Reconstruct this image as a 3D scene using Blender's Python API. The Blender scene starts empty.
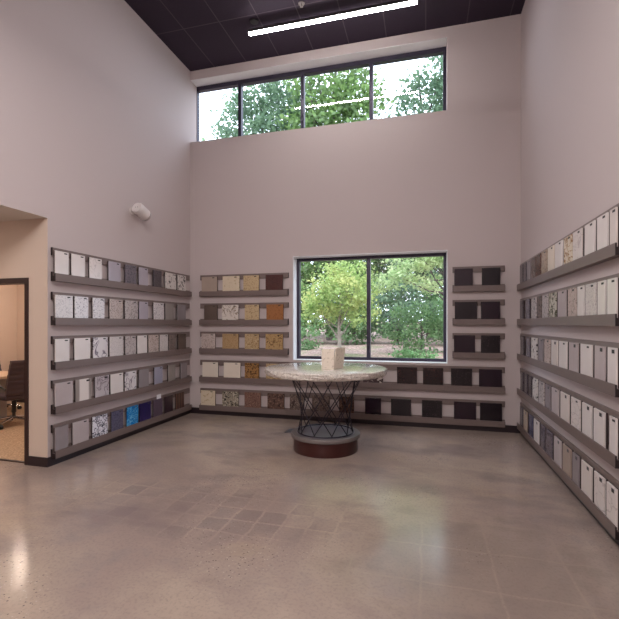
import bpy, bmesh, math, random
from mathutils import Vector, Matrix
random.seed(7)
S = bpy.context.scene
COL = S.collection
PI = math.pi

# ------------------------------------------------------------------ colours and materials
def lin(c):
    c = c / 255.0
    return c / 12.92 if c <= 0.04045 else ((c + 0.055) / 1.055) ** 2.4
def rgb(*c): return (lin(c[0]), lin(c[1]), lin(c[2]), 1)

class NT:
    def __init__(s, name):
        s.m = bpy.data.materials.new(name); s.m.use_nodes = True
        s.t = s.m.node_tree; s.t.nodes.clear()
        s.out = s.n('ShaderNodeOutputMaterial')
    def n(s, typ, **kw):
        nd = s.t.nodes.new(typ)
        for k, v in kw.items():
            if k.startswith('i_'):
                nd.inputs[k[2:].replace('_', ' ')].default_value = v
            else: setattr(nd, k, v)
        return nd
    def l(s, a, b): s.t.links.new(a, b)
    def math(s, op, a, b=0.0, c=None):
        nd = s.n('ShaderNodeMath', operation=op)
        for i, v in enumerate((a, b, c)):
            if v is None: continue
            if isinstance(v, (int, float)): nd.inputs[i].default_value = v
            else: s.l(v, nd.inputs[i])
        return nd.outputs[0]
    def mix(s, fac, a, b):
        nd = s.n('ShaderNodeMix', data_type='RGBA')
        for idx, v in ((0, fac), (6, a), (7, b)):
            if isinstance(v, (int, float)): nd.inputs[idx].default_value = v
            elif isinstance(v, tuple): nd.inputs[idx].default_value = v
            else: s.l(v, nd.inputs[idx])
        return nd.outputs[2]
    def ramp(s, fac, a, b):
        nd = s.n('ShaderNodeMapRange', interpolation_type='SMOOTHSTEP')
        s.l(fac, nd.inputs[0]); nd.inputs[1].default_value = a; nd.inputs[2].default_value = b
        return nd.outputs[0]
    def noise(s, vec, scale, detail=3, w=None, rough=.5, dist=0.0):
        nd = s.n('ShaderNodeTexNoise', noise_dimensions='4D' if w is not None else '3D')
        nd.inputs['Scale'].default_value = scale; nd.inputs['Detail'].default_value = detail
        nd.inputs['Roughness'].default_value = rough; nd.inputs['Distortion'].default_value = dist
        if vec is not None: s.l(vec, nd.inputs['Vector'])
        if w is not None: s.l(w, nd.inputs['W'])
        return nd.outputs[0]
    def bsdf(s, col, rough=.5, metal=0., bump=None, bstr=.1, bdist=.01, spec=.5):
        p = s.n('ShaderNodeBsdfPrincipled')
        if isinstance(col, tuple): p.inputs['Base Color'].default_value = col
        else: s.l(col, p.inputs['Base Color'])
        if isinstance(rough, (int, float)): p.inputs['Roughness'].default_value = rough
        else: s.l(rough, p.inputs['Roughness'])
        p.inputs['Metallic'].default_value = metal
        p.inputs['Specular IOR Level'].default_value = spec
        if bump is not None:
            b = s.n('ShaderNodeBump'); b.inputs['Strength'].default_value = bstr; b.inputs['Distance'].default_value = bdist
            s.l(bump, b.inputs['Height']); s.l(b.outputs[0], p.inputs['Normal'])
        s.l(p.outputs[0], s.out.inputs[0])
        return p

def plain(name, col, rough=.5, metal=0., var=.06, scale=8, spec=.5, bump=0.):
    t = NT(name); tc = t.n('ShaderNodeTexCoord')
    f = t.noise(tc.outputs['Object'], scale, 4)
    dark = tuple([c * (1 - var * 2) for c in col[:3]] + [1])
    c = t.mix(f, dark, col)
    t.bsdf(c, rough, metal, bump=f if bump else None, bstr=bump, spec=spec)
    return t.m

def stone(name, mode, base, second, third=None, scale=30, thr=.5, rough=.22):
    t = NT(name); tc = t.n('ShaderNodeTexCoord'); oi = t.n('ShaderNodeObjectInfo')
    w = t.math('MULTIPLY', oi.outputs['Random'], 40.0)
    v = tc.outputs['Object']
    soft = t.noise(v, 9, 3, w)
    if mode == 'plain':
        c = t.mix(soft, second, base)
    elif mode == 'speck':
        a = t.ramp(t.noise(v, scale, 3, w, .6), thr, thr + .08)
        c = t.mix(a, base, second)
        if third:
            b = t.ramp(t.noise(v, scale * 1.7, 2, t.math('ADD', w, 7.3), .5), thr + .06, thr + .1)
            c = t.mix(b, c, third)
    elif mode == 'vein':
        n = t.noise(v, scale, 3, w, .55, 1.2)
        d = t.math('ABSOLUTE', t.math('SUBTRACT', n, .5))
        a = t.ramp(d, thr, 0.0)
        c = t.mix(a, base, second)
        if third:
            b = t.ramp(soft, .5, .7); c = t.mix(t.math('MULTIPLY', b, .7), c, third)
    elif mode == 'stripe':
        wv = t.n('ShaderNodeTexWave', wave_type='BANDS', bands_direction='X')
        wv.inputs['Scale'].default_value = scale; wv.inputs['Distortion'].default_value = 1.5
        wv.inputs['Detail'].default_value = 2
        t.l(v, wv.inputs['Vector'])
        a = t.ramp(wv.outputs['Fac'], thr, thr + .3)
        c = t.mix(a, base, second)
    t.bsdf(c, rough)
    return t.m

ST = {}
def K(key, *a, **k): ST[key] = stone('stone_' + key, *a, **k)
K('white', 'plain', rgb(226, 219, 216), rgb(214, 206, 204))
K('cream', 'plain', rgb(224, 212, 198), rgb(216, 204, 190))
K('pinkgrey', 'plain', rgb(190, 178, 178), rgb(178, 167, 168))
K('beigegrey', 'plain', rgb(172, 154, 142), rgb(158, 141, 131))
K('lightgrey', 'plain', rgb(178, 170, 180), rgb(166, 158, 168))
K('bluegrey', 'plain', rgb(160, 158, 176), rgb(148, 146, 164))
K('midgrey', 'plain', rgb(148, 139, 142), rgb(136, 127, 130))
K('greenish', 'plain', rgb(152, 143, 140), rgb(140, 132, 128))
K('offwhite', 'plain', rgb(220, 210, 205), rgb(210, 200, 195))
K('brown_grey', 'speck', rgb(118, 104, 100), rgb(98, 88, 84), None, 50, .5)
K('olive', 'plain', rgb(104, 88, 80), rgb(90, 76, 70))
K('darkgrey', 'speck', rgb(112, 104, 112), rgb(88, 82, 92), None, 60, .5)
K('charcoal', 'speck', rgb(84, 76, 82), rgb(60, 54, 60), None, 60, .5)
K('white_speck', 'speck', rgb(208, 200, 198), rgb(182, 174, 175), None, 70, .52)
K('grey_speck', 'speck', rgb(186, 176, 174), rgb(142, 134, 136), None, 48, .52)
K('tan_grey_speck', 'speck', rgb(190, 174, 168), rgb(150, 138, 134), None, 55, .52)
K('white_black', 'speck', rgb(214, 206, 202), rgb(52, 44, 52), rgb(120, 110, 112), 24, .56)
K('white_grey_spot', 'speck', rgb(210, 203, 204), rgb(140, 133, 140), None, 60, .54)
K('white_vein', 'vein', rgb(216, 210, 212), rgb(120, 110, 124), None, 5, .035)
K('grey_swirl', 'vein', rgb(192, 183, 187), rgb(140, 128, 134), rgb(160, 150, 156), 7, .07)
K('faint_vein', 'vein', rgb(218, 209, 206), rgb(192, 182, 180), None, 5, .02)
K('stripe', 'stripe', rgb(222, 214, 210), rgb(150, 140, 136), None, 1.4, .6)
K('blotch', 'vein', rgb(222, 220, 230), rgb(44, 40, 66), None, 14, .075)
K('blue', 'vein', rgb(20, 120, 190), rgb(110, 190, 225), rgb(10, 70, 140), 18, .05)
K('navy', 'plain', rgb(44, 32, 92), rgb(32, 24, 70))
K('slate', 'speck', rgb(92, 90, 112), rgb(70, 68, 92), None, 60, .5)
K('plum', 'plain', rgb(96, 80, 96), rgb(80, 66, 80))
K('dark_plum', 'plain', rgb(58, 38, 48), rgb(46, 30, 40))
K('dark_stripe', 'stripe', rgb(66, 44, 40), rgb(96, 66, 56), None, 4, .5)
K('cream_speck', 'speck', rgb(212, 196, 172), rgb(188, 168, 140), None, 24, .54)
K('cream_light', 'speck', rgb(226, 214, 198), rgb(198, 184, 166), None, 30, .55)
K('gold', 'speck', rgb(182, 156, 118), rgb(138, 110, 78), rgb(204, 184, 150), 40, .52)
K('gold_pale', 'speck', rgb(194, 170, 134), rgb(166, 140, 106), None, 44, .52)
K('tan', 'speck', rgb(176, 146, 108), rgb(158, 128, 92), None, 60, .5)
K('gold_dark', 'speck', rgb(180, 148, 104), rgb(98, 74, 52), rgb(150, 116, 74), 38, .54)
K('gold_black', 'speck', rgb(160, 118, 70), rgb(74, 50, 34), rgb(116, 84, 50), 44, .5)
K('cracked', 'vein', rgb(216, 206, 198), rgb(140, 122, 106), None, 7, .03)
K('orange', 'speck', rgb(154, 102, 62), rgb(138, 88, 52), None, 50, .5)
K('redbrown', 'speck', rgb(76, 40, 38), rgb(64, 32, 32), None, 40, .5)
K('black_olive', 'speck', rgb(150, 140, 124), rgb(52, 46, 44), rgb(196, 188, 172), 30, .5)
K('brown', 'speck', rgb(118, 86, 76), rgb(88, 62, 56), rgb(150, 118, 104), 45, .5)
K('brown_mott', 'speck', rgb(92, 68, 60), rgb(54, 38, 36), rgb(128, 100, 86), 22, .5)
K('brown_grey_mott', 'speck', rgb(104, 88, 82), rgb(66, 52, 50), rgb(134, 118, 108), 26, .5)
K('black', 'speck', rgb(20, 11, 20), rgb(30, 18, 28), None, 50, .55)
K('black_purple', 'speck', rgb(34, 14, 30), rgb(24, 11, 24), None, 50, .5)
K('black_speck', 'speck', rgb(22, 14, 20), rgb(74, 60, 64), None, 60, .58)
K('blackred_speck', 'speck', rgb(28, 14, 18), rgb(70, 46, 44), None, 40, .56)
K('green_vein', 'vein', rgb(196, 190, 178), rgb(84, 84, 66), rgb(150, 148, 126), 9, .06)
K('cream_brown', 'vein', rgb(214, 200, 180), rgb(150, 112, 78), None, 7, .05)
K('tan_white', 'speck', rgb(176, 158, 142), rgb(150, 132, 118), None, 40, .5)
K('tabletop', 'speck', rgb(212, 204, 196), rgb(182, 173, 165), rgb(228, 222, 214), 40, .5, rough=.12)

def wall_material(name, col):
    t = NT(name); tc = t.n('ShaderNodeTexCoord')
    f = t.noise(tc.outputs['Object'], 260, 2); g = t.noise(tc.outputs['Object'], .8, 2)
    c = t.mix(g, tuple([x * .97 for x in col[:3]] + [1]), col)
    t.bsdf(c, .75, bump=f, bstr=.05, bdist=.002, spec=.25)
    return t.m
M_wall = wall_material('wall_paint', rgb(193, 180, 179))
M_wall_in = wall_material('cream_wall_paint', rgb(208, 190, 176))
M_white = plain('white_paint', rgb(226, 226, 228), .5, var=.01)
M_rack = plain('taupe_rack_paint', rgb(116, 100, 96), .45, var=.04, scale=30)
M_cap = plain('dark_end_cap', rgb(34, 22, 24), .5, var=.03)
M_base = plain('dark_rubber_baseboard', rgb(40, 26, 32), .45, var=.05)
M_frame = plain('dark_window_metal', rgb(54, 48, 66), .4, metal=.3, var=.03)
M_doorframe = plain('dark_door_metal', rgb(46, 26, 26), .4, var=.03)
M_back = plain('dark_backing_board', rgb(58, 44, 44), .7, var=.05)
M_slot = plain('black_slot_plate', rgb(16, 12, 14), .6, var=.02)
M_rod = plain('dark_steel_rod', rgb(50, 44, 56), .35, metal=.7, var=.05)
M_rim = plain('grey_metal_rim', rgb(120, 110, 108), .45, metal=.2, var=.06)
M_disc = plain('grey_disc', rgb(124, 118, 128), .3, metal=.3, var=.06)
M_plinth = plain('dark_red_plinth', rgb(70, 30, 28), .35, var=.12, scale=6)
M_leather = plain('dark_leather', rgb(66, 54, 62), .35, var=.06, scale=40, bump=.05)
M_chrome = plain('chrome', rgb(190, 190, 196), .15, metal=1., var=.02)
M_blackp = plain('black_plastic', rgb(22, 20, 24), .4, var=.02)
M_wood = plain('light_wood', rgb(200, 172, 146), .4, var=.08, scale=5)
M_tablegrey = plain('grey_laminate', rgb(150, 146, 146), .5, var=.03)
M_spk = plain('white_speaker_plastic', rgb(214, 206, 204), .5, var=.02)
M_spkd = plain('pale_speaker_grille', rgb(190, 182, 182), .6, var=.1, scale=200)
M_card = plain('white_card', rgb(238, 236, 240), .7, var=.01)
M_floorbox = plain('dark_floor_box', rgb(84, 82, 92), .4, metal=.4, var=.05)
M_fix = plain('dark_fixture', rgb(40, 34, 40), .5, var=.02)

def emis(name, col, st):
    t = NT(name); e = t.n('ShaderNodeEmission'); e.inputs[0].default_value = col; e.inputs[1].default_value = st
    t.l(e.outputs[0], t.out.inputs[0]); return t.m
M_diff = emis('lamp_diffuser', (1, .97, .94, 1), 45.0)
M_fill = emis('fill_lamp_diffuser', (1, .95, .93, 1), 135.0)
M_can = emis('warm_downlight_lens', (1, .80, .66, 1), 85.0)
M_can2 = emis('warm_panel_lens', (1, .66, .44, 1), 7.0)

def glass_material():
    t = NT('window_glass')
    tr = t.n('ShaderNodeBsdfTransparent'); tr.inputs[0].default_value = (.93, .96, .97, 1)
    gl = t.n('ShaderNodeBsdfGlossy'); gl.inputs['Roughness'].default_value = .0
    fr = t.n('ShaderNodeFresnel'); fr.inputs[0].default_value = 1.5
    mx = t.n('ShaderNodeMixShader')
    t.l(fr.outputs[0], mx.inputs[0]); t.l(tr.outputs[0], mx.inputs[1]); t.l(gl.outputs[0], mx.inputs[2])
    t.l(mx.outputs[0], t.out.inputs[0]); return t.m
M_glass = glass_material()

def concrete():
    t = NT('polished_concrete'); tc = t.n('ShaderNodeTexCoord'); v = tc.outputs['Object']
    big = t.noise(v, .55, 4, None, .6, .6); mid = t.noise(v, 2.6, 5, None, .65); fine = t.noise(v, 45, 3, None, .6)
    c = t.mix(t.ramp(big, .36, .64), rgb(150, 132, 124), rgb(172, 154, 140))
    c = t.mix(t.math('MULTIPLY', t.ramp(mid, .5, .72), .5), c, rgb(136, 124, 122))
    c = t.mix(t.math('MULTIPLY', t.ramp(t.noise(v, 1.3, 3, None, .6), .55, .7), .3), c, rgb(176, 154, 128))
    c = t.mix(t.math('MULTIPLY', t.ramp(fine, .48, .64), .2), c, rgb(112, 100, 96))
    # exposed aggregate
    vo = t.n('ShaderNodeTexVoronoi'); vo.inputs['Scale'].default_value = 55; t.l(v, vo.inputs['Vector'])
    sep = t.n('ShaderNodeSeparateColor'); t.l(vo.outputs['Color'], sep.inputs[0])
    agm = t.ramp(t.noise(v, .9, 2), .48, .64)
    dot = t.math('LESS_THAN', vo.outputs['Distance'], .3)
    dk = t.math('MULTIPLY', t.math('MULTIPLY', dot, t.math('GREATER_THAN', sep.outputs[0], .84)), agm)
    c = t.mix(t.math('MULTIPLY', dk, .7), c, rgb(66, 58, 60))
    lt = t.math('MULTIPLY', t.math('MULTIPLY', dot, t.math('LESS_THAN', sep.outputs[0], .2)), agm)
    c = t.mix(t.math('MULTIPLY', lt, .3), c, rgb(214, 204, 194))
    # ghosts of old tiles in two patches
    sx = t.n('ShaderNodeSeparateXYZ'); t.l(v, sx.inputs[0])
    nv = t.n('ShaderNodeTexNoise'); nv.inputs['Scale'].default_value = 5; nv.inputs['Detail'].default_value = 3; t.l(v, nv.inputs['Vector'])
    wob = t.n('ShaderNodeVectorMath', operation='SCALE'); t.l(nv.outputs['Color'], wob.inputs[0]); wob.inputs['Scale'].default_value = .05
    wv = t.n('ShaderNodeVectorMath', operation='ADD'); t.l(v, wv.inputs[0]); t.l(wob.outputs[0], wv.inputs[1])
    def brick(sz, mort):
        br = t.n('ShaderNodeTexBrick'); br.offset = 0; br.inputs['Scale'].default_value = 1
        br.inputs['Brick Width'].default_value = sz; br.inputs['Row Height'].default_value = sz
        br.inputs['Mortar Size'].default_value = mort; br.inputs['Mortar Smooth'].default_value = 1
        br.inputs['Color1'].default_value = (.1, .1, .1, 1); br.inputs['Color2'].default_value = (1, 1, 1, 1)
        t.l(wv.outputs[0], br.inputs['Vector'])
        sb = t.n('ShaderNodeSeparateColor'); t.l(br.outputs['Color'], sb.inputs[0])
        return br.outputs['Fac'], sb.outputs[0]
    def patch(cx, cy, rx, ry):
        a = t.math('POWER', t.math('DIVIDE', t.math('SUBTRACT', sx.outputs[0], cx), rx), 2)
        b = t.math('POWER', t.math('DIVIDE', t.math('SUBTRACT', sx.outputs[1], cy), ry), 2)
        d = t.math('ADD', t.math('SQRT', t.math('ADD', a, b)), t.math('MULTIPLY', t.math('SUBTRACT', mid, .5), 1.8))
        return t.ramp(d, 1.25, .45)
    streak = t.n('ShaderNodeMapping'); streak.inputs['Scale'].default_value = (.8, 1.5, 1); streak.inputs['Rotation'].default_value = (0, 0, .5); t.l(v, streak.inputs[0])
    st = t.ramp(t.noise(streak.outputs[0], 1.1, 4, None, .6), .48, .68)
    c = t.mix(t.math('MULTIPLY', st, .5), c, rgb(120, 104, 104))
    p1 = patch(-2.0, 3.3, 1.5, .5); f1, b1 = brick(.215, .016)
    c = t.mix(t.math('MULTIPLY', t.math('MULTIPLY', t.math('MULTIPLY', p1, t.math('SUBTRACT', 1.0, f1)), b1), .5), c, rgb(112, 98, 100))
    p2 = patch(.35, 2.9, .9, .9); f2, b2 = brick(.46, .016)
    c = t.mix(t.math('MULTIPLY', p2, .5), c, rgb(120, 106, 98))
    c = t.mix(t.math('MULTIPLY', t.math('MULTIPLY', p2, f2), t.math('MULTIPLY', t.ramp(fine, .35, .6), .22)), c, rgb(186, 168, 146))
    ro = t.math('ADD', .12, t.math('MULTIPLY', big, .1))
    t.bsdf(c, ro, spec=.6)
    return t.m
M_floor = concrete()

def carpet():
    t = NT('tan_carpet'); tc = t.n('ShaderNodeTexCoord'); v = tc.outputs['Object']
    f = t.noise(v, 45, 3, None, .7); g = t.noise(v, 3, 3)
    c = t.mix(t.ramp(f, .4, .6), rgb(150, 124, 100), rgb(188, 160, 132))
    c = t.mix(t.math('MULTIPLY', g, .3), c, rgb(150, 136, 124))
    t.bsdf(c, .95, bump=f, bstr=.3, bdist=.01, spec=.1); return t.m
M_carpet = carpet()

def ceiling_mat():
    t = NT('dark_ceiling_tile'); tc = t.n('ShaderNodeTexCoord'); v = tc.outputs['Object']
    sx = t.n('ShaderNodeSeparateXYZ'); t.l(v, sx.inputs[0])
    def line(o, off, per, w):
        f = t.math('FRACT', t.math('DIVIDE', t.math('ADD', o, off), per))
        return t.math('LESS_THAN', t.math('ABSOLUTE', t.math('SUBTRACT', f, .5)), w / per / 2)
    a = line(sx.outputs[0], 3.59 + .3 + 6, .6, .016)
    b = line(sx.outputs[1], -5.83 + .6 + 12, 1.2, .016)
    g = t.math('MAXIMUM', a, b)
    f = t.noise(v, 120, 2)
    c = t.mix(f, rgb(46, 36, 48), rgb(60, 50, 64))
    c = t.mix(g, c, rgb(80, 69, 78))
    t.bsdf(c, .8, bump=f, bstr=.1, bdist=.005, spec=.2); return t.m
M_ceil = ceiling_mat()
M_ceil2 = plain('pale_ceiling_tile', rgb(212, 204, 196), .8, var=.03, scale=50)

def leafm(name, a, b, c3):
    t = NT(name); g = t.n('ShaderNodeNewGeometry')
    c = t.mix(g.outputs['Random Per Island'], a, b)
    tc = t.n('ShaderNodeTexCoord')
    c = t.mix(t.ramp(t.noise(tc.outputs['Object'], 1.6, 2), .45, .65), c, c3)
    d = t.n('ShaderNodeBsdfDiffuse'); tr = t.n('ShaderNodeBsdfTranslucent'); mx = t.n('ShaderNodeMixShader')
    mx.inputs[0].default_value = .45
    t.l(c, d.inputs[0]); t.l(c, tr.inputs[0]); t.l(d.outputs[0], mx.inputs[1]); t.l(tr.outputs[0], mx.inputs[2])
    t.l(mx.outputs[0], t.out.inputs[0]); return t.m
L_yellow = leafm('yellow_green_leaves', rgb(176, 194, 126), rgb(148, 176, 112), rgb(194, 200, 134))
L_pale = leafm('pale_green_leaves', rgb(196, 214, 166), rgb(168, 194, 142), rgb(202, 214, 164))
L_dark = leafm('dark_green_leaves', rgb(106, 138, 96), rgb(138, 168, 118), rgb(116, 144, 106))
L_mid = leafm('mid_green_leaves', rgb(106, 136, 84), rgb(140, 166, 104), rgb(118, 140, 100))
L_blue = leafm('blue_green_leaves', rgb(98, 124, 98), rgb(130, 154, 122), rgb(108, 130, 110))
L_fern = leafm('bright_green_leaves', rgb(132, 168, 116), rgb(108, 146, 98), rgb(156, 186, 134))
M_bark = plain('grey_bark', rgb(150, 140, 128), .9, var=.15, scale=14, bump=.3)
M_barkd = plain('dark_bark', rgb(92, 82, 78), .9, var=.15, scale=10, bump=.3)
def mulch():
    t = NT('mulch'); tc = t.n('ShaderNodeTexCoord'); v = tc.outputs['Object']
    f = t.noise(v, 14, 5, None, .7); g = t.noise(v, 1.2, 3)
    c = t.mix(t.ramp(f, .38, .62), rgb(116, 96, 88), rgb(176, 152, 142))
    c = t.mix(t.math('MULTIPLY', t.ramp(g, .5, .7), .6), c, rgb(104, 120, 80))
    t.bsdf(c, .95, bump=f, bstr=.5, bdist=.03, spec=.1); return t.m
M_mulch = mulch()

# ------------------------------------------------------------------ mesh helpers
def add_box(bm, a, b, mat=None):
    vs = [bm.verts.new((x, y, z)) for x in (a[0], b[0]) for y in (a[1], b[1]) for z in (a[2], b[2])]
    fs = [(0, 1, 3, 2), (4, 6, 7, 5), (0, 4, 5, 1), (2, 3, 7, 6), (0, 2, 6, 4), (1, 5, 7, 3)]
    out = [bm.faces.new([vs[i] for i in f]) for f in fs]
    return vs
def boxes(*bs):
    bm = bmesh.new()
    for a, b in bs: add_box(bm, a, b)
    return bm
def bev(bm, w, seg=2):
    bmesh.ops.bevel(bm, geom=bm.edges[:], offset=w, segments=seg, affect='EDGES', profile=.5)
    return bm
def tube(bm, p, q, r, r2=None, n=10, cap=True):
    p = Vector(p); q = Vector(q); d = (q - p)
    r2 = r if r2 is None else r2
    z = d.normalized(); x = z.orthogonal().normalized(); y = z.cross(x)
    A = [bm.verts.new(p + (x * math.cos(2 * PI * i / n) + y * math.sin(2 * PI * i / n)) * r) for i in range(n)]
    B = [bm.verts.new(q + (x * math.cos(2 * PI * i / n) + y * math.sin(2 * PI * i / n)) * r2) for i in range(n)]
    for i in range(n):
        bm.faces.new([A[i], A[(i + 1) % n], B[(i + 1) % n], B[i]])
    if cap: bm.faces.new(A[::-1]); bm.faces.new(B)
def lathe(bm, prof, n=48, center=(0, 0), jit=None):
    rings = []
    for k, (r, z) in enumerate(prof):
        rg = []
        for i in range(n):
            a = 2 * PI * i / n
            j = jit(k, i, a) if jit else (0, 0)
            rr = r + j[0]
            rg.append(bm.verts.new((center[0] + rr * math.cos(a), center[1] + rr * math.sin(a), z + j[1])))
        rings.append(rg)
    for k in range(len(rings) - 1):
        for i in range(n):
            bm.faces.new([rings[k][i], rings[k][(i + 1) % n], rings[k + 1][(i + 1) % n], rings[k + 1][i]])
    bm.faces.new(rings[0][::-1]); bm.faces.new(rings[-1])
def torus(bm, R, r, z, n=48, m=8):
    rg = [[bm.verts.new(((R + r * math.cos(2 * PI * j / m)) * math.cos(2 * PI * i / n), (R + r * math.cos(2 * PI * j / m)) * math.sin(2 * PI * i / n), z + r * math.sin(2 * PI * j / m))) for j in range(m)] for i in range(n)]
    for i in range(n):
        for j in range(m):
            bm.faces.new([rg[i][j], rg[(i + 1) % n][j], rg[(i + 1) % n][(j + 1) % m], rg[i][(j + 1) % m]])
def obj(name, bm, m, parent=None, smooth=False, loc=None, rotz=None):
    bmesh.ops.recalc_face_normals(bm, faces=bm.faces[:])
    me = bpy.data.meshes.new(name); bm.to_mesh(me); bm.free()
    me.materials.append(m)
    if smooth:
        for p in me.polygons: p.use_smooth = True
        me.set_sharp_from_angle(angle=math.radians(35))
    o = bpy.data.objects.new(name, me); COL.objects.link(o)
    if parent: o.parent = parent
    if loc: o.location = loc
    if rotz is not None: o.rotation_euler = (0, 0, rotz)
    return o
def tag(o, label=None, cat=None, group=None, kind=None):
    if label: o['label'] = label
    if cat: o['category'] = cat
    if group: o['group'] = group
    if kind: o['kind'] = kind
    return o
def thing(name, label, cat, loc=(0, 0, 0), rotz=0, group=None):
    o = bpy.data.objects.new(name, None); COL.objects.link(o); o.empty_display_size = .1
    o.location = loc; o.rotation_euler = (0, 0, rotz)
    return tag(o, label, cat, group)
def struct(name, bm, m, label=None):
    o = obj(name, bm, m); o['kind'] = 'structure'
    if label: o['label'] = label
    return o
def copy_tree(o, parent=None):
    c = o.copy(); COL.objects.link(c)
    if parent: c.parent = parent
    for ch in list(o.children): copy_tree(ch, c)
    return c

# ------------------------------------------------------------------ the room (metres; camera foot at the origin)
XL, XR, YB, YF = -4.077, 1.36, 6.84, -4.0
ZC = 6.147; LOWC = 2.787; YD = 3.836; XREC = -8.3
YW = 7.16                                        # outer face of the window wall
W1 = (-2.142, .334, .99, 2.735)                  # lower window opening x0 x1 z0 z1
W2 = (XL, .326, 4.87, 5.99)                      # clerestory opening

struct('floor', boxes(((-4.077, YF - .2, -.2), (XR + .2, YW, 0)), ((XREC, YF - .2, -.2), (-4.077, YD + .06, 0))), M_floor)
struct('floor', boxes(((XREC, YD + .06, -.2), (-4.2, YW, 0.004))), M_carpet, 'tan speckled carpet of the meeting room')
struct('ceiling', boxes(((XL - .12, YF - .2, ZC), (XR + .2, YW, ZC + .2))), M_ceil)
struct('ceiling', boxes(((XREC - .2, YF - .2, LOWC), (XL - .123, YW, LOWC + .15)), ((XL - .123, YF - .2, LOWC), (XL - .0, YD, LOWC + .002))), M_ceil2)
# window wall with two openings (solid pieces)
bm = boxes(((XL, YB, 0), (W1[0], YW, W2[2])), ((W1[1], YB, 0), (XR, YW, ZC)),
           ((W1[0], YB, 0), (W1[1], YW, W1[2])), ((W1[0], YB, W1[3]), (W1[1], YW, W2[2])),
           ((XL, YB, W2[3]), (W2[1], YW, ZC)), ((W2[1], YB, W2[2]), (W1[1], YW, ZC)))
struct('wall_back', bm, M_wall)
struct('wall_left', boxes(((XL - .12, YD, 0), (XL, YW, ZC)), ((XL - .12, YF, LOWC + .002), (XL, YD, ZC))), M_wall)
struct('wall_right', boxes(((XR, YF, 0), (XR + .2, YW, ZC))), M_wall)
struct('wall_front', boxes(((XREC, YF - .2, 0), (XR, YF, ZC))), M_wall)
DX0, DX1, DZ = -5.40, -4.394, 2.066
struct('wall_doorway', boxes(((XREC, YD, 0), (DX0 - .05, YD + .12, LOWC)), ((DX1 + .05, YD, 0), (XL - .122, YD + .12, LOWC)),
                     ((XL - .122, YD, 0), (XL - .1201, YD + .12, LOWC)),
                     ((DX0 - .05, YD, DZ + .06), (DX1 + .05, YD + .12, LOWC))), M_wall_in)
# the end of the left wall carries the same cream paint as the doorway wall
struct('wall_end', boxes(((XL - .12, YD - .003, 0), (XL - .001, YD, LOWC))), M_wall_in)
struct('wall_recess', boxes(((XREC - .2, YF, 0), (XREC, YW, LOWC))), M_wall_in)
struct('wall_meeting_room', boxes(((-8.05, YB, 0), (XL - .122, YW, LOWC)), ((XREC, YD + .12, 0), (-8.05, YW, LOWC)), ((XL - .14, YD + .121, 0), (XL - .121, YB, LOWC))), M_wall_in)
# door frame
d = thing('door_1', None, None); d['kind'] = 'structure'
obj('door_frame', boxes(((DX1, YD - .012, 0), (DX1 + .05, YD + .13, DZ + .06)), ((DX0 - .05, YD - .012, 0), (DX0, YD + .13, DZ + .06)),
                        ((DX0, YD - .012, DZ), (DX1, YD + .13, DZ + .06))), M_doorframe, d)
obj('threshold', boxes(((DX0, YD + .03, 0.004), (DX1, YD + .07, .01))), M_doorframe, d)
# baseboards
struct('baseboard_back', boxes(((XL + .012, YB - .012, 0), (XR - .012, YB, .105))), M_base)
struct('baseboard_left', boxes(((XL, YD - .015, 0), (XL + .012, YB, .105))), M_base)
struct('baseboard_right', boxes(((XR - .012, YF, 0), (XR, YB, .105))), M_base)
struct('baseboard_doorway', boxes(((DX1 + .05, YD - .015, 0), (XL, YD - .003, .105)), ((XREC, YD - .012, 0), (DX0 - .05, YD, .105))), M_base)
struct('baseboard_meeting_room', boxes(((-8.05, YB - .012, 0), (-4.22, YB, .1))), M_base)

# windows
def window(name, x0, x1, z0, z1, mull, yf, fw, label, top_extra=0, edges=(1, 1)):
    w = thing(name, label, None); w['kind'] = 'structure'
    dp = .09
    e0 = fw if edges[0] else .008
    bs = [((x0, yf, z0), (x0 + e0, yf + dp, z1)), ((x1 - fw, yf, z0), (x1, yf + dp, z1)),
          ((x0 + e0, yf, z0), (x1 - fw, yf + dp, z0 + fw)), ((x0 + e0, yf, z1 - fw - top_extra), (x1 - fw, yf + dp, z1))]
    obj('window_frame', boxes(*bs), M_frame, w)
    xs = [x0 + e0]
    for m in mull:
        obj('mullion', boxes(((m - .03, yf, z0 + fw), (m + .03, yf + dp, z1 - fw - top_extra))), M_frame, w)
        xs += [m - .03, m + .03]
    xs.append(x1 - fw)
    for i in range(0, len(xs), 2):
        bm = bmesh.new()
        add_box(bm, (xs[i] + .001, yf + .042, z0 + fw), (xs[i + 1] - .001, yf + .046, z1 - fw - top_extra))
        # keep only the pane faces that face in and out once: thin single pane
        dead = [f for f in bm.faces if abs(f.calc_center_median().y - (yf + .042)) > .0005]
        bmesh.ops.delete(bm, geom=dead, context='FACES')
        obj('pane', bm, M_glass, w)
    return w
w = window('window_1', W1[0] + .008, W1[1] - .008, W1[2] + .012, W1[3] - .01, [-.901], 7.04, .045, 'wide two-pane lower window looking out on garden')
obj('window_liner', boxes(((W1[0], YB - .002, W1[2]), (W1[1], 7.155, W1[2] + .012)), ((W1[0], YB - .002, W1[2] + .012), (W1[0] + .008, 7.155, W1[3] - .01)),
     ((W1[1] - .008, YB - .002, W1[2] + .012), (W1[1], 7.155, W1[3] - .01)), ((W1[0], YB - .002, W1[3] - .01), (W1[1], 7.155, W1[3]))), M_white, w)
w = window('window_2', W2[0], W2[1], W2[2], W2[3], [-3.217, -2.045, -.860], 7.06, .05, 'long four-pane clerestory window under the ceiling', top_extra=.03, edges=(0, 1))
obj('window_liner', boxes(((XL + .002, YB + .002, W2[3] - .006), (W2[1] - .001, 7.059, W2[3] - .0005))), M_white, w)

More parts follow.
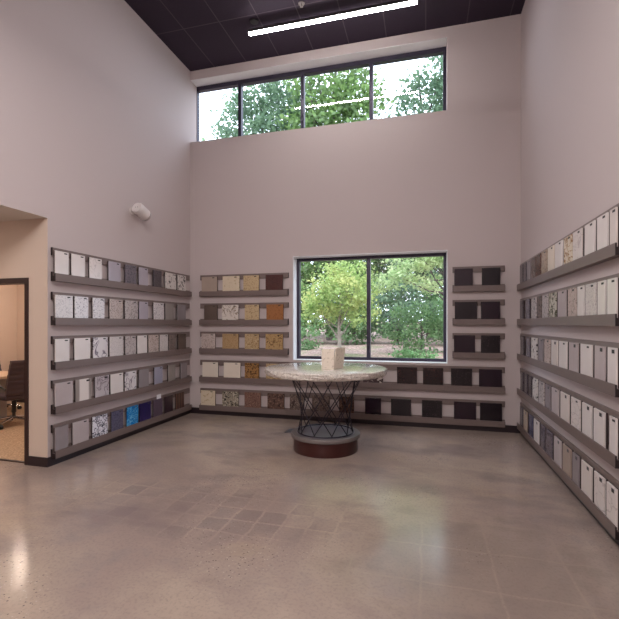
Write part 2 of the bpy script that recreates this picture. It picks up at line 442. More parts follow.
# ------------------------------------------------------------------ display racks
ROWTOP = [2.466 - .5015 * k for k in range(5)]
RH = .38
ROWN = ['top', 'second', 'middle', 'fourth', 'lowest']
def rack(length, label, loc, rotz, group):
    """front faces local -Y, runs along local +X from the origin, origin on the wall at the ledge's underside"""
    t = thing('display_rack', label, 'wall rack', loc, rotz, group)
    obj('top_rail', bev(boxes(((0.004, -.024, RH - .09), (length - .004, 0, RH))), .002, 1), M_rack, t)
    prof = [(0, 0), (-.066, 0), (-.066, .088), (-.056, .088), (-.056, .058), (-.024, .058), (-.024, .106), (0, .106)]
    bm = bmesh.new()
    A = [bm.verts.new((.004, y, z)) for y, z in prof]; B = [bm.verts.new((length - .004, y, z)) for y, z in prof]
    for i in range(8): bm.faces.new([A[i], A[(i + 1) % 8], B[(i + 1) % 8], B[i]])
    bm.faces.new(A[::-1]); bm.faces.new(B)
    obj('ledge', bm, M_rack, t)
    for x in (0, length - .004):
        bm = bmesh.new()
        A = [bm.verts.new((x, y, z)) for y, z in prof]; B = [bm.verts.new((x + .004, y, z)) for y, z in prof]
        for i in range(8): bm.faces.new([A[i], A[(i + 1) % 8], B[(i + 1) % 8], B[i]])
        bm.faces.new(A[::-1]); bm.faces.new(B)
        obj('end_cap', bm, M_cap, t)
        obj('end_cap', boxes(((x, -.024, RH - .09), (x + .004, 0, RH))), M_cap, t)
    return t

def sample(kind, label, w, loc, rotz, group, slotsize, slotpos=.26, h=.288, lean=.0):
    """a stone sample tile standing in the groove; front faces local -Y, origin at the bottom centre"""
    t = thing('stone_sample', label, 'stone sample', loc, rotz, group)
    th = .0285; tb_ = .0135
    bm = boxes(((-w / 2, -th, 0), (w / 2, -tb_ - .0002, h))); bev(bm, .0018, 1)
    # lean back a little: shear the top towards the wall
    k = .0008 / h
    for v in bm.verts: v.co.y += v.co.z * k
    obj('slab', bm, ST[kind], t)
    bm = boxes(((-w / 2 + .002, -tb_, 0), (w / 2 - .002, 0, h - .003)))
    for v in bm.verts: v.co.y += v.co.z * k
    obj('backing_board', bm, M_back, t)
    if slotsize:  # flat black plate stands for a dark handle hole; the slab is uncut
        tw, tz = slotsize
        cx = w * slotpos; z1 = h - .014
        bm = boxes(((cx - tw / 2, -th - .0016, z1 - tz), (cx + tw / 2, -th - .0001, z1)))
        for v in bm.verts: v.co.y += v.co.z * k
        obj('black_slot_plate', bm, M_slot, t)
    return t

ORD = ['first', 'second', 'third', 'fourth', 'fifth', 'sixth', 'seventh', 'eighth', 'ninth', 'tenth', 'eleventh', 'twelfth', 'thirteenth']
def place_words(i, n, a, b):
    if i < (n + 1) // 2: return (ORD[i] + ' from ' + a)
    return (ORD[n - 1 - i] + ' from ' + b)

# --- left wall: five racks
T0 = (.042, .013); T1 = (.05, .02); T2 = (.034, .026)
left = [
 [((3.857, 4.075), 'white', 'plain white'), ((4.121, 4.323), 'white', 'plain white'), ((4.401, 4.603), 'faint_vein', 'faintly veined white'),
  ((4.733, 4.955), 'lightgrey', 'light grey'), ((5.056, 5.285), 'darkgrey', 'dark grey granite'), ((5.351, 5.552), 'lightgrey', 'pale lilac grey'),
  ((5.695, 5.901), 'charcoal', 'charcoal grey granite'), ((6.006, 6.300), 'white_black', 'white and black speckled'), ((6.358, 6.604), 'white_black', 'black and white speckled')],
 [((3.867, 4.135), 'white_speck', 'white grey-speckled'), ((4.167, 4.375), 'white_grey_spot', 'white grey-spotted'), ((4.454, 4.651), 'white_grey_spot', 'white dark-spotted'),
  ((4.752, 4.994), 'tan_grey_speck', 'pinkish grey speckled'), ((5.051, 5.314), 'grey_speck', 'grey speckled'), ((5.357, 5.552), 'lightgrey', 'plain pale grey'),
  ((5.701, 5.957), 'white_grey_spot', 'white finely spotted'), ((6.006, 6.236), 'greenish', 'greenish grey'), ((6.358, 6.604), 'midgrey', 'plain mid grey')],
 [((3.885, 4.087), 'white', 'plain white'), ((4.167, 4.407), 'white', 'bright white'), ((4.460, 4.709), 'white_vein', 'white grey-veined marble'),
  ((4.752, 5.007), 'white_speck', 'white speckled'), ((5.056, 5.271), 'grey_speck', 'grey speckled'), ((5.314, 5.531), 'white', 'bluish white'),
  ((5.574, 5.820), 'tan_grey_speck', 'pinkish grey speckled'), ((5.860, 6.070), 'white_speck', 'light speckled'), ((6.099, 6.293), 'brown_grey', 'brown grey'), ((6.378, 6.612), 'olive', 'dark olive brown')],
 [((3.885, 4.135), 'pinkgrey', 'plain pinkish white'), ((4.183, 4.428), 'stripe', 'white grey-striped'), ((4.497, 4.733), 'grey_swirl', 'grey swirled marble'),
  ((4.769, 5.007), 'white', 'bluish white'), ((5.051, 5.285), 'white_vein', 'white dark-veined marble'), ((5.351, 5.574), 'midgrey', 'plain grey'),
  ((5.721, 5.922), 'bluegrey', 'blue grey'), ((6.088, 6.285), 'greenish', 'olive grey'), ((6.457, 6.646), 'midgrey', 'dull mid grey')],
 [((3.862, 4.068), 'midgrey', 'plain grey'), ((4.140, 4.382), 'pinkgrey', 'pinkish grey'), ((4.454, 4.709), 'blotch', 'white black-blotched marble'),
  ((4.788, 5.007), 'slate', 'slate blue grey'), ((5.091, 5.328), 'blue', 'bright blue mottled'), ((5.372, 5.624), 'navy', 'deep navy'),
  ((5.695, 5.922), 'plum', 'dark purple grey'), ((5.999, 6.210), 'dark_plum', 'dark plum brown'), ((6.312, 6.550), 'dark_stripe', 'dark brown striped')]]
for k, row in enumerate(left):
    z = ROWTOP[k] - RH
    rack(2.90, 'taupe rack of stone samples, %s of five on the left wall' % ROWN[k], (XL, 3.875, z), PI / 2, 'racks on the left wall')
    n = len(row)
    for i, ((a, b), kind, look) in enumerate(row):
        a = max(a, 3.889)
        pw = place_words(i, n, 'the doorway end', 'the window wall')
        lab = '%s sample, %s, left wall %s rack' % (look, pw, ROWN[k])
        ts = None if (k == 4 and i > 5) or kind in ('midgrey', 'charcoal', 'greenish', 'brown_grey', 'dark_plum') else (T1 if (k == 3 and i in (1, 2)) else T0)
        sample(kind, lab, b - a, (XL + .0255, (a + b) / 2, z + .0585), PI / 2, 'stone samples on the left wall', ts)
cd = thing('name_card', 'small white card clipped over the rail of lowest left rack', 'card', (XL + .026, 5.86, ROWTOP[4] + .0), PI / 2)
obj('card', boxes(((-.055, -.003, -.055), (.055, -.001, .03))), M_card, cd)
obj('clip', boxes(((-.02, -.001, .0005), (.02, .02, .004))), M_card, cd)

# --- window wall
bl = [
 [((-3.823, -3.521), 'beigegrey', 'beige grey'), ((-3.415, -3.095), 'cream_speck', 'cream speckled'), ((-3.022, -2.734), 'gold_pale', 'pale gold granite'), ((-2.614, -2.306), 'redbrown', 'dark red brown')],
 [((-3.771, -3.521), 'olive', 'dark olive'), ((-3.426, -3.115), 'cracked', 'white crackled'), ((-2.996, -2.734), 'gold_pale', 'gold beige granite'), ((-2.598, -2.296), 'orange', 'orange brown')],
 [((-3.823, -3.556), 'tan_grey_speck', 'light beige speckled'), ((-3.419, -3.115), 'tan', 'plain tan granite'), ((-2.996, -2.734), 'gold', 'gold mottled granite'), ((-2.614, -2.306), 'gold_dark', 'gold dark-flecked granite')]]
for k, row in enumerate(bl):
    z = ROWTOP[k] - RH
    rack(1.65, 'short taupe rack, %s of three left of the lower window' % ('top', 'middle', 'bottom')[k], (-3.864, YB, z), 0, 'racks left of the lower window')
    for i, ((a, b), kind, look) in enumerate(row):
        lab = '%s sample, %s, %s rack left of the window' % (look, ['leftmost', 'second from left', 'third from left', 'rightmost'][i], ('top', 'middle', 'third')[k])
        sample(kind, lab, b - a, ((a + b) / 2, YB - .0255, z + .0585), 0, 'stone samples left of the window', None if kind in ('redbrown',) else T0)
br = [[((.429, .689), 'black_purple', 'black'), ((.817, 1.071), 'black', 'glossy black')],
      [((.435, .749), 'black', 'wide black'), ((.804, 1.066), 'black_purple', 'near-black purple')],
      [((.423, .721), 'black_purple', 'blackish purple'), ((.804, 1.066), 'black_speck', 'black faintly speckled')]]
for k, row in enumerate(br):
    z = ROWTOP[k] - RH
    rack(.73, 'short taupe rack with two black samples, %s of three right of window' % ('top', 'middle', 'bottom')[k], (.405, YB, z), 0, 'racks right of the lower window')
    for i, ((a, b), kind, look) in enumerate(row):
        lab = '%s sample, %s of two on %s short rack right of window' % (look, ('left', 'right')[i], ('top', 'middle', 'bottom')[k])
        sample(kind, lab, b - a, ((a + b) / 2, YB - .0255, z + .0585), 0, 'black samples right of the window', None)
longr = [
 [((-3.806, -3.504), 'cream', 'plain cream'), ((-3.392, -3.079), 'cream', 'pale cream'), ((-2.996, -2.737), 'gold_black', 'gold brown dark-spotted'), ((-2.606, -2.284), 'gold', 'gold mottled'),
  ((-2.161, -1.849), 'brown', 'brown granite'), ((-1.747, -1.444), 'brown_mott', 'mottled brown'), ((-1.345, -1.052), 'black_purple', 'dark purple'), ((-.955, -.639), 'white_black', 'black and white speckled'),
  ((-.423, -.119), 'blackred_speck', 'dark maroon'), ((-.030, .264), 'blackred_speck', 'black red-speckled'), ((.380, .679), 'black_speck', 'black grey-speckled'), ((.777, 1.093), 'black_purple', 'deep purple black')],
 [((-3.838, -3.559), 'cream_speck', 'cream speckled'), ((-3.422, -3.115), 'black_olive', 'black and beige speckled'), ((-3.0, -2.702), 'brown', 'reddish brown granite'), ((-2.58, -2.28), 'brown_mott', 'dark brown mottled'),
  ((-2.183, -1.935), 'brown_grey_mott', 'grey brown mottled'), ((-1.798, -1.503), 'brown_grey_mott', 'dusky grey brown'), ((-1.345, -1.1), 'brown_mott', 'dark mottled brown'), ((-.923, -.671), 'black_purple', 'purple black'),
  ((-.515, -.21), 'black', 'plain black'), ((-.045, .25), 'black_speck', 'black fine-speckled'), ((.423, .735), 'black_purple', 'blackish purple'), ((.791, 1.093), 'black', 'glossy black')]]
ST['white_black_d'] = stone('stone_white_black_d', 'speck', rgb(60, 46, 48), rgb(188, 176, 168), None, 26, .5)
for k, row in enumerate(longr):
    z = ROWTOP[3 + k] - RH
    nm = ('upper long rack', 'lowest long rack')[k]
    rack(5.0, ('long taupe rack just under the lower window sill', 'long taupe rack above the baseboard under the window')[k], (-3.864, YB, z), 0, 'long racks under the window')
    for i, ((a, b), kind, look) in enumerate(row):
        if kind == 'white_black': kind = 'white_black_d'
        lab = '%s sample, %s on %s under window' % (look, place_words(i, 12, 'left', 'right'), nm)
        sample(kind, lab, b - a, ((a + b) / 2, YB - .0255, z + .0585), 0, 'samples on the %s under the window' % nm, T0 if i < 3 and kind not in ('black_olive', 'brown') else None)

# --- right wall: five racks, listed from the window wall outwards
right = [
 [((6.46, 6.66), 'charcoal', 'charcoal'), ((6.25, 6.42), 'charcoal', 'dark grey'), ((6.02, 6.22), 'midgrey', 'mid grey'), ((5.77, 5.97), 'brown_grey', 'grey brown'), ((5.52, 5.72), 'brown_mott', 'dark brown'), ((5.26, 5.49), 'tan_white', 'tan'),
  ((4.99, 5.22), 'cream', 'cream'), ((4.70, 4.96), 'white', 'white'), ((4.42, 4.66), 'cream_brown', 'white brown-veined'), ((4.16, 4.40), 'faint_vein', 'pale veined'), ((3.87, 4.10), 'white', 'plain white'), ((3.62, 3.83), 'white', 'bright white'), ((3.47, 3.59), 'offwhite', 'slim off-white')],
 [((6.46, 6.66), 'charcoal', 'charcoal'), ((6.08, 6.31), 'darkgrey', 'dark grey'), ((5.73, 5.98), 'grey_speck', 'grey speckled'), ((5.49, 5.67), 'brown_grey', 'brown grey'), ((5.22, 5.46), 'grey_speck', 'light grey'), ((4.92, 5.17), 'green_vein', 'green dark-veined'),
  ((4.60, 4.86), 'pinkgrey', 'pinkish grey'), ((4.31, 4.54), 'tan_grey_speck', 'light speckled'), ((4.11, 4.28), 'white', 'narrow white'), ((3.85, 4.08), 'white_speck', 'white speckled'), ((3.66, 3.82), 'white', 'slim white'), ((3.47, 3.635), 'white', 'broad white')],
 [((6.42, 6.62), 'charcoal', 'charcoal'), ((6.06, 6.26), 'darkgrey', 'grey speckled'), ((5.70, 5.98), 'white_black', 'black and white speckled'), ((5.42, 5.63), 'midgrey', 'dull grey'), ((5.14, 5.37), 'tan_grey_speck', 'light grey speckled'), ((4.87, 5.09), 'offwhite', 'off-white'),
  ((4.57, 4.82), 'white', 'plain white'), ((4.26, 4.51), 'pinkgrey', 'pinkish white'), ((3.93, 4.20), 'white', 'glossy white'), ((3.67, 3.88), 'pinkgrey', 'pale grey'), ((3.47, 3.63), 'white', 'wide white')],
 [((6.46, 6.62), 'charcoal', 'charcoal'), ((6.2, 6.36), 'charcoal', 'dark grey'), ((5.96, 6.12), 'charcoal', 'blackish grey'), ((5.68, 5.91), 'white_black', 'white black-flecked'), ((5.38, 5.62), 'grey_speck', 'grey speckled'), ((5.13, 5.33), 'midgrey', 'mid grey'),
  ((4.83, 5.08), 'pinkgrey', 'pinkish grey'), ((4.51, 4.77), 'offwhite', 'off-white'), ((4.21, 4.45), 'faint_vein', 'faintly veined white'), ((3.94, 4.16), 'white', 'plain white'), ((3.68, 3.90), 'white', 'bright white'), ((3.47, 3.60), 'white', 'slim white')],
 [((6.48, 6.66), 'charcoal', 'charcoal'), ((6.22, 6.42), 'tan_white', 'tan grey'), ((5.92, 6.11), 'slate', 'slate grey'), ((5.61, 5.85), 'white', 'bright white'), ((5.37, 5.53), 'darkgrey', 'dark grey'), ((5.06, 5.31), 'darkgrey', 'dim grey speckled'),
  ((4.75, 4.99), 'pinkgrey', 'pinkish grey'), ((4.45, 4.70), 'beigegrey', 'light beige'), ((4.24, 4.41), 'midgrey', 'narrow grey'), ((3.94, 4.18), 'offwhite', 'off-white'), ((3.68, 3.89), 'faint_vein', 'white dark-flecked'), ((3.47, 3.65), 'faint_vein', 'white veined')]]
for k, row in enumerate(right):
    z = ROWTOP[k] - RH
    rack(3.33, 'taupe rack of stone samples, %s of five on the right wall' % ROWN[k], (XR, 6.79, z), -PI / 2, 'racks on the right wall')
    n = len(row)
    for i, ((a, b), kind, look) in enumerate(row):
        lab = '%s sample, %s, right wall %s rack' % (look, place_words(i, n, 'the window wall', 'the near end'), ROWN[k])
        big = k in (2, 3, 4) and i in (5, 7, 9, 10) or k == 4
        a += .018
        sample(kind, lab, b - a, (XR - .0255, (a + b) / 2, z + .0585), -PI / 2, 'stone samples on the right wall', None if kind in ('charcoal', 'darkgrey', 'slate') else ((.045, .028) if big else (.045, .016)), slotpos=.2)

# ------------------------------------------------------------------ round table
tb = thing('round_table', 'round stone-topped display table on crossed steel rods and red drum base', 'table', (-1.233, 5.333, 0))
rnd = random.Random(3)
offs = [[rnd.uniform(-1, 1) for i in range(160)] for k in range(12)]
def jt(k, i, a):
    if k < 1 or k > 6: return (0, 0)
    s = .004 * math.sin(7 * a + k) + .003 * math.sin(17 * a + 2 * k)
    return (offs[k][i] * .0075 + s, offs[k][i - 3] * .003)
bm = bmesh.new()
lathe(bm, [(.73, .958), (.75, .962), (.766, .975), (.773, .990), (.775, 1.005), (.772, 1.020), (.774, 1.032), (.768, 1.041), (.760, 1.045), (.3, 1.0452)], 160, jit=jt)
t = obj('tabletop', bm, ST['tabletop'], tb, smooth=True)
bm = bmesh.new(); lathe(bm, [(.49, .9455), (.49, .9575)], 64)
obj('mounting_plate', bm, M_rod, tb, smooth=True)
bm = bmesh.new(); torus(bm, .465, .009, .938); obj('top_ring', bm, M_rod, tb, smooth=True)
bm = bmesh.new(); torus(bm, .355, .008, .2315); obj('bottom_ring', bm, M_rod, tb, smooth=True)
NR = 10
for sgn in (1, -1):
    for i in range(NR):
        a0 = 2 * PI * i / NR + (.1 if sgn > 0 else .17)
        a1 = a0 + sgn * math.radians(72)
        bm = bmesh.new()
        R0 = .352 + .004 * sgn; R1 = .462 + .005 * sgn
        tube(bm, (R0 * math.cos(a0), R0 * math.sin(a0), .224), (R1 * math.cos(a1), R1 * math.sin(a1), .946), .006, n=8)
        obj('rod', bm, M_rod, tb, smooth=True)
bm = bmesh.new(); lathe(bm, [(.425, .172), (.437, .174), (.442, .18), (.442, .212), (.437, .22), (.375, .22)], 80); obj('base_rim', bm, M_rim, tb, smooth=True)
bm = bmesh.new(); lathe(bm, [(.372, .2202), (.372, .2235), (.368, .2242)], 80); obj('base_disc', bm, M_disc, tb, smooth=True)
bm = bmesh.new(); lathe(bm, [(.408, 0), (.41, .003), (.41, .1715)], 80); obj('base_drum', bm, M_plinth, tb, smooth=True)

def desk_sample(label, loc, rotz, kind, w, h, lean):
    t = thing('stone_sample', label, 'stone sample', loc, rotz, 'stone samples on the table')
    bm = boxes(((-w / 2, -.018, 0), (w / 2, 0, h))); bev(bm, .002, 1)
    for v in bm.verts: v.co.y += v.co.z * lean
    obj('slab', bm, ST[kind], t)
desk_sample('cream speckled stone sample standing in front on the round table', (-1.14, 5.06, 1.0455), math.radians(8), 'cream_light', .155, .25, .12)
desk_sample('narrow-looking stone sample leaning behind the front one on table', (-1.045, 5.19, 1.0455), math.radians(66), 'cream_light', .19, .262, -.12)

# floor box
fb = thing('floor_box', 'dark grey metal floor outlet cover beside the table base', 'floor outlet', (-1.83, 6.08, 0))
obj('cover_plate', bev(boxes(((-.17, -.12, 0), (.17, .12, .006))), .003, 1), M_floorbox, fb)
obj('hinged_lid', bev(boxes(((-.1, -.07, .0061), (.1, .07, .010))), .002, 1), M_floorbox, fb)

# ------------------------------------------------------------------ wall speaker
sp = thing('wall_speaker', 'white cylindrical speaker mounted high on the left wall', 'speaker', (XL, 5.255, 3.225))
bm = bmesh.new(); tube(bm, (0, 0, 0), (.015, 0, 0), .05, n=24); obj('wall_plate', bm, M_spk, sp, smooth=True)
bm = bmesh.new(); tube(bm, (.015, 0, 0), (.09, 0.0, .01), .018, n=16); obj('bracket', bm, M_spk, sp, smooth=True)
ax = Vector((.035, .93, -.34)).normalized(); c0 = Vector((.125, -.06, .035))
bm = bmesh.new()
tube(bm, c0, c0 + ax * .02, .074, .084, n=32, cap=True); tube(bm, c0 + ax * .02, c0 + ax * .2, .084, .086, n=32)
obj('housing', bm, M_spk, sp, smooth=True)
bm = bmesh.new(); tube(bm, c0 + ax * .21, c0 + ax * .240, .084, .078, n=32); obj('grille', bm, M_spkd, sp, smooth=True)
for q in (-.018, .018):
    s_ = ax.orthogonal().normalized()
    bm = bmesh.new(); p = c0 + Vector((0, 1, 0)).cross(ax).normalized() * 0 + ax.cross(Vector((0, 0, 1))).normalized() * q
    tube(bm, p - ax * .003, p + ax * .002, .005, n=8); obj('screw', bm, M_slot, sp)

# ------------------------------------------------------------------ suspended lights
def linear_light(label, x0, x1, y, z, group='suspended linear lights', dm=None):
    t = thing('linear_light', label, 'ceiling light', ((x0 + x1) / 2, y, z), 0, group)
    h = (x1 - x0) / 2
    obj('housing', boxes(((-h - .01, -.032, .03), (h + .01, .032, .075))), M_fix, t)
    obj('diffuser', boxes(((-h, -.03, .014), (h, .03, .0295))), dm or M_diff, t)
    for x in (-h + .08, h - .08):
        bm = bmesh.new(); tube(bm, (x, 0, .075), (x, 0, ZC - z - .02), .0018, n=6); obj('cable', bm, M_fix, t)
        bm = bmesh.new(); tube(bm, (x, 0, ZC - z - .02), (x, 0, ZC - z - .0005), .06, .06, n=24); obj('canopy', bm, M_fix, t, smooth=True)
linear_light('slim glowing linear light hung below the dark ceiling near clerestory window', -2.55, -.106, 5.95, 5.94)
for yy in (2.2, -.6, -3.0):  # unseen extra fixtures, added lower and stronger to brighten the walls
    linear_light('slim linear light added out of view to brighten the walls', -2.55, -.106, yy, 4.75, dm=M_fill)
spk = thing('sprinkler_head', 'small sprinkler head in the dark ceiling above linear light', 'sprinkler', (-1.69, 5.80, ZC))
bm = bmesh.new(); tube(bm, (0, 0, .001), (0, 0, -.008), .045, n=24); obj('escutcheon', bm, M_rim, spk, smooth=True)
bm = bmesh.new(); tube(bm, (0, 0, -.008), (0, 0, -.045), .01, n=10); tube(bm, (0, 0, -.045), (0, 0, -.05), .022, n=12); obj('nozzle', bm, M_rim, spk, smooth=True)

# recess downlights and meeting room panel (the warm lamps of the lower ceiling)
def downlight(x, y, r=.09, m=None, where=''):
    t = thing('downlight', 'round warm downlight in the low ceiling ' + where, 'ceiling light', (x, y, LOWC), 0, 'downlights in the low ceiling')
    bm = bmesh.new(); lathe(bm, [(r, -.006), (r + .02, -.004), (r + .02, -.0005)], 32); obj('trim_ring', bm, M_white, t, smooth=True)
    bm = bmesh.new(); lathe(bm, [(r - .005, -.009), (r - .005, -.0065)], 32); obj('lens', bm, m or M_can, t)
for x, y in ((-5.3, 2.9), (-5.3, .9), (-7.0, 2.9), (-7.0, .9), (-5.3, -1.5), (-7.0, -1.5)): downlight(x, y, where='before the doorway')
for x, y in ((-5.4, 4.9), (-7.0, 4.9), (-5.4, 6.1), (-7.0, 6.1)): downlight(x, y, .12, where='of the meeting room')

# ------------------------------------------------------------------ meeting room furniture
def make_chair(label, loc, rotz):
    """faces local -X"""
    t = thing('office_chair', label, 'chair', loc, rotz, 'chairs around the meeting table')
    # backrest: ribbed curved shell at +X
    bm = bmesh.new(); nz, ny = 26, 8
    grid = []
    for i in range(nz + 1):
        f = i / nz; z = .50 + f * .54
        row = []
        for j in range(ny + 1):
            y = (j / ny - .5) * (.46 - .05 * f)
            x = .24 + .11 * f ** 1.4 - .05 * (1 - (2 * j / ny - 1) ** 2) * -.6 + .014 * abs(math.sin(f * PI * 7))
            row.append(bm.verts.new((x, y, z)))
        grid.append(row)
    for i in range(nz):
        for j in range(ny): bm.faces.new([grid[i][j], grid[i][j + 1], grid[i + 1][j + 1], grid[i + 1][j]])
    r = bmesh.ops.extrude_face_region(bm, geom=bm.faces[:])
    bmesh.ops.translate(bm, vec=(-.045, 0, 0), verts=[v for v in r['geom'] if isinstance(v, bmesh.types.BMVert)])
    obj('backrest', bm, M_leather, t, smooth=True)
    bm = boxes(((-.25, -.24, .42), (.24, .24, .50))); bev(bm, .03, 3); obj('seat', bm, M_leather, t, smooth=True)
    for s in (-1, 1):
        a = bmesh.new(); pts = [(.27, s * .25, .60), (.12, s * .275, .67), (-.14, s * .275, .67), (-.2, s * .27, .60), (-.16, s * .255, .46)]
        for p, q in zip(pts, pts[1:]): tube(a, p, q, .014, n=8)
        obj('armrest', a, M_blackp, t, smooth=True)
    bm = bmesh.new(); tube(bm, (0, 0, .10), (0, 0, .40), .025, n=16); tube(bm, (0, 0, .2), (0, 0, .405), .034, n=16); obj('gas_lift', bm, M_blackp, t, smooth=True)
    bm = boxes(((-.14, -.08, .395), (.14, .08, .42))); obj('seat_mechanism', bm, M_blackp, t)
    b = bmesh.new(); cs = []
    for i in range(5):
        a = 2 * PI * i / 5 + .3; e = (.34 * math.cos(a), .34 * math.sin(a), .085)
        tube(b, (0, 0, .125), e, .022, .014, n=10); cs.append(e)
    base = obj('star_base', b, M_chrome, t, smooth=True)
    for e in cs:
        bm = bmesh.new(); tube(bm, (e[0], e[1] - .022, .0365), (e[0], e[1] + .022, .0365), .032, n=16); tube(bm, (e[0], e[1], .0365), (e[0], e[1], .08), .008, n=8)
        obj('caster', bm, M_blackp, t, smooth=True)
    return t
ch = make_chair('dark leather office chair nearest the doorway, on chrome star base', (-6.30, 5.30, 0), math.radians(-14))
for lab, loc, rz in (('dark office chair beyond the table at the left picture edge', (-7.55, 6.02, 0), math.radians(172)),
                     ('dark office chair half hidden behind the nearest office chair', (-6.55, 6.38, 0), math.radians(62))):
    c = copy_tree(ch); c.location = loc; c.rotation_euler = (0, 0, rz); c['label'] = lab
for o in bpy.data.objects:
    if o.name.startswith('office_chair'): o.location.z = .004
mt = thing('meeting_table', 'light wood meeting table on a grey pedestal beyond the doorway', 'table', (-7.12, 5.42, .004))
bm = bmesh.new(); pts = []
n = 40
top = []; bot = []
for i in range(n):
    a = 2 * PI * i / n
    x = .62 * math.copysign(abs(math.cos(a)) ** .6, math.cos(a)); y = .52 * math.copysign(abs(math.sin(a)) ** .6, math.sin(a))
    top.append(bm.verts.new((x, y, .755))); bot.append(bm.verts.new((x, y, .715)))
bm.faces.new(top); bm.faces.new(bot[::-1])
for i in range(n): bm.faces.new([top[i], top[(i + 1) % n], bot[(i + 1) % n], bot[i]])
obj('tabletop', bm, M_wood, mt)
obj('pedestal', bev(boxes(((-.24, -.25, 0), (.24, .25, .7148))), .01, 1), M_tablegrey, mt)

# ------------------------------------------------------------------ outdoors
def gz(x, y):
    f = min(1, max(0, (y - 7.3) / 4.0)); f = f * f * (3 - 2 * f)
    return .15 + .53 * f + max(0, y - 11.3) * .022 + .03 * math.sin(x * 1.7 + y) + .02 * math.sin(y * 3.1 - x)
bm = bmesh.new(); NX, NY = 70, 90
G = [[None] * (NX + 1) for _ in range(NY + 1)]
for j in range(NY + 1):
    y = 7.17 + 60 * (j / NY) ** 1.8
    for i in range(NX + 1):
        x = -34 + 54 * i / NX
        G[j][i] = bm.verts.new((x, y, gz(x, y)))
for j in range(NY):
    for i in range(NX): bm.faces.new([G[j][i], G[j][i + 1], G[j + 1][i + 1], G[j + 1][i]])
g = obj('ground', bm, M_mulch, smooth=True); g['kind'] = 'structure'; g['label'] = 'mulch covered ground of the garden outside'

def leaves(rs, blobs, n, size, spread, shell=.5):
    """blobs = (cx, cy, cz, rx, ry, rz); clumps of small leaf quads"""
    V = []; F = []
    vol = [b[3] * b[4] * b[5] for b in blobs]; tot = sum(vol)
    for b, vv in zip(blobs, vol):
        nb = int(n * vv / tot); ncl = max(6, nb // 26)
        for c in range(ncl):
            while True:
                p = Vector((rs.uniform(-1, 1), rs.uniform(-1, 1), rs.uniform(-1, 1)))
                if shell < p.length < 1: break
            cc = Vector((b[0] + p.x * b[3], b[1] + p.y * b[4], b[2] + p.z * b[5]))
            for k in range(26):
                q = cc + Vector((rs.gauss(0, spread), rs.gauss(0, spread), rs.gauss(0, spread * .55)))
                nrm = Vector((rs.gauss(0, .6), rs.gauss(-.3, .6), rs.gauss(.6, .6))).normalized()
                u = nrm.orthogonal().normalized(); w = nrm.cross(u)
                a = rs.uniform(0, 2 * PI); u2 = u * math.cos(a) + w * math.sin(a); w2 = nrm.cross(u2)
                s = size * rs.uniform(.6, 1.25); i0 = len(V)
                V += [q - u2 * s * .5, q + w2 * s * .32 + nrm * s * .05, q + u2 * s * .5, q - w2 * s * .32 + nrm * s * .05]
                F.append((i0, i0 + 1, i0 + 2, i0 + 3))
    me = bpy.data.meshes.new('foliage'); me.from_pydata([tuple(v) for v in V], [], F); me.update()
    return me
def tree(name, label, cat, x, y, h, blobs, mat, n, size, spread, tr, bark, seed, group, branches=6, fork=.45):
    rs = random.Random(seed); z0 = gz(x, y) - .05
    t = thing(name, label, cat, (x, y, z0), 0, group)
    me = leaves(rs, blobs, n, size, spread); me.materials.append(mat)
    o = bpy.data.objects.new('foliage', me); COL.objects.link(o); o.parent = t
    bm = bmesh.new()
    seg = 7; pts = [Vector((0, 0, -.1))]
    for i in range(1, seg + 1):
        pts.append(Vector((rs.gauss(0, .02 * h / seg) * i, rs.gauss(0, .02 * h / seg) * i, h * i / seg)))
    for i in range(seg): tube(bm, pts[i], pts[i + 1], tr * (1 - .75 * i / seg), tr * (1 - .75 * (i + 1) / seg), n=9)
    for b in range(branches):
        k = rs.randint(int(seg * fork), seg - 1); p = pts[k]
        bl_ = rs.choice(blobs); q = Vector((bl_[0] + rs.uniform(-.7, .7) * bl_[3], bl_[1] + rs.uniform(-.7, .7) * bl_[4], max(p.z + .2, bl_[2] + rs.uniform(-.2, .6) * bl_[5])))
        mid = p.lerp(q, .5) + Vector((0, 0, -.08 * (q - p).length))
        tube(bm, p, mid, tr * .38, tr * .25, n=6); tube(bm, mid, q, tr * .25, tr * .08, n=6)
    obj('trunk', bm, bark, t, smooth=True)
    return t
TG = 'trees outside the windows'
# young maple in front
tree('young_maple', 'young yellow-green maple with slim grey trunk outside left pane', 'tree', -2.25, 11.5, 1.9,
     [(0, 0, 1.75, 1.05, .7, .55), (-.55, .1, 1.35, .6, .5, .32), (.5, -.1, 1.3, .6, .5, .35), (.1, .1, 2.25, .7, .6, .4)], L_yellow, 5200, .10, .13, .06, M_bark, 11, TG, 12, .3)
tree('leafy_maple', 'pale green spreading maple outside the right pane', 'tree', .9, 12.3, 3.0,
     [(-1.2, -.2, 2.75, 1.0, .6, .36), (-1.75, -.3, 2.1, .62, .5, .26), (-.75, -.1, 2.05, .55, .5, .24), (.0, 0, 2.9, 1.1, .7, .5), (-1.3, 0, 3.35, 1.1, .6, .32)], L_pale, 8000, .105, .13, .07, M_barkd, 12, TG, 12, .4)
tree('evergreen_shrub', 'blue-green tangled shrub low outside the right pane', 'shrub', -.1, 13.4, 1.3,
     [(0, 0, .75, 1.15, .5, .85), (.9, 0, .95, .7, .5, .95)], L_dark, 4200, .10, .12, .04, M_barkd, 13, 'shrubs outside the lower window', 6)
tree('evergreen_shrub', 'low dark green shrub beyond maple trunk at left pane edge', 'shrub', -4.1, 13.6, .7,
     [(0, 0, .42, .8, .5, .5)], L_dark, 1500, .09, .1, .03, M_barkd, 14, 'shrubs outside the lower window', 4)
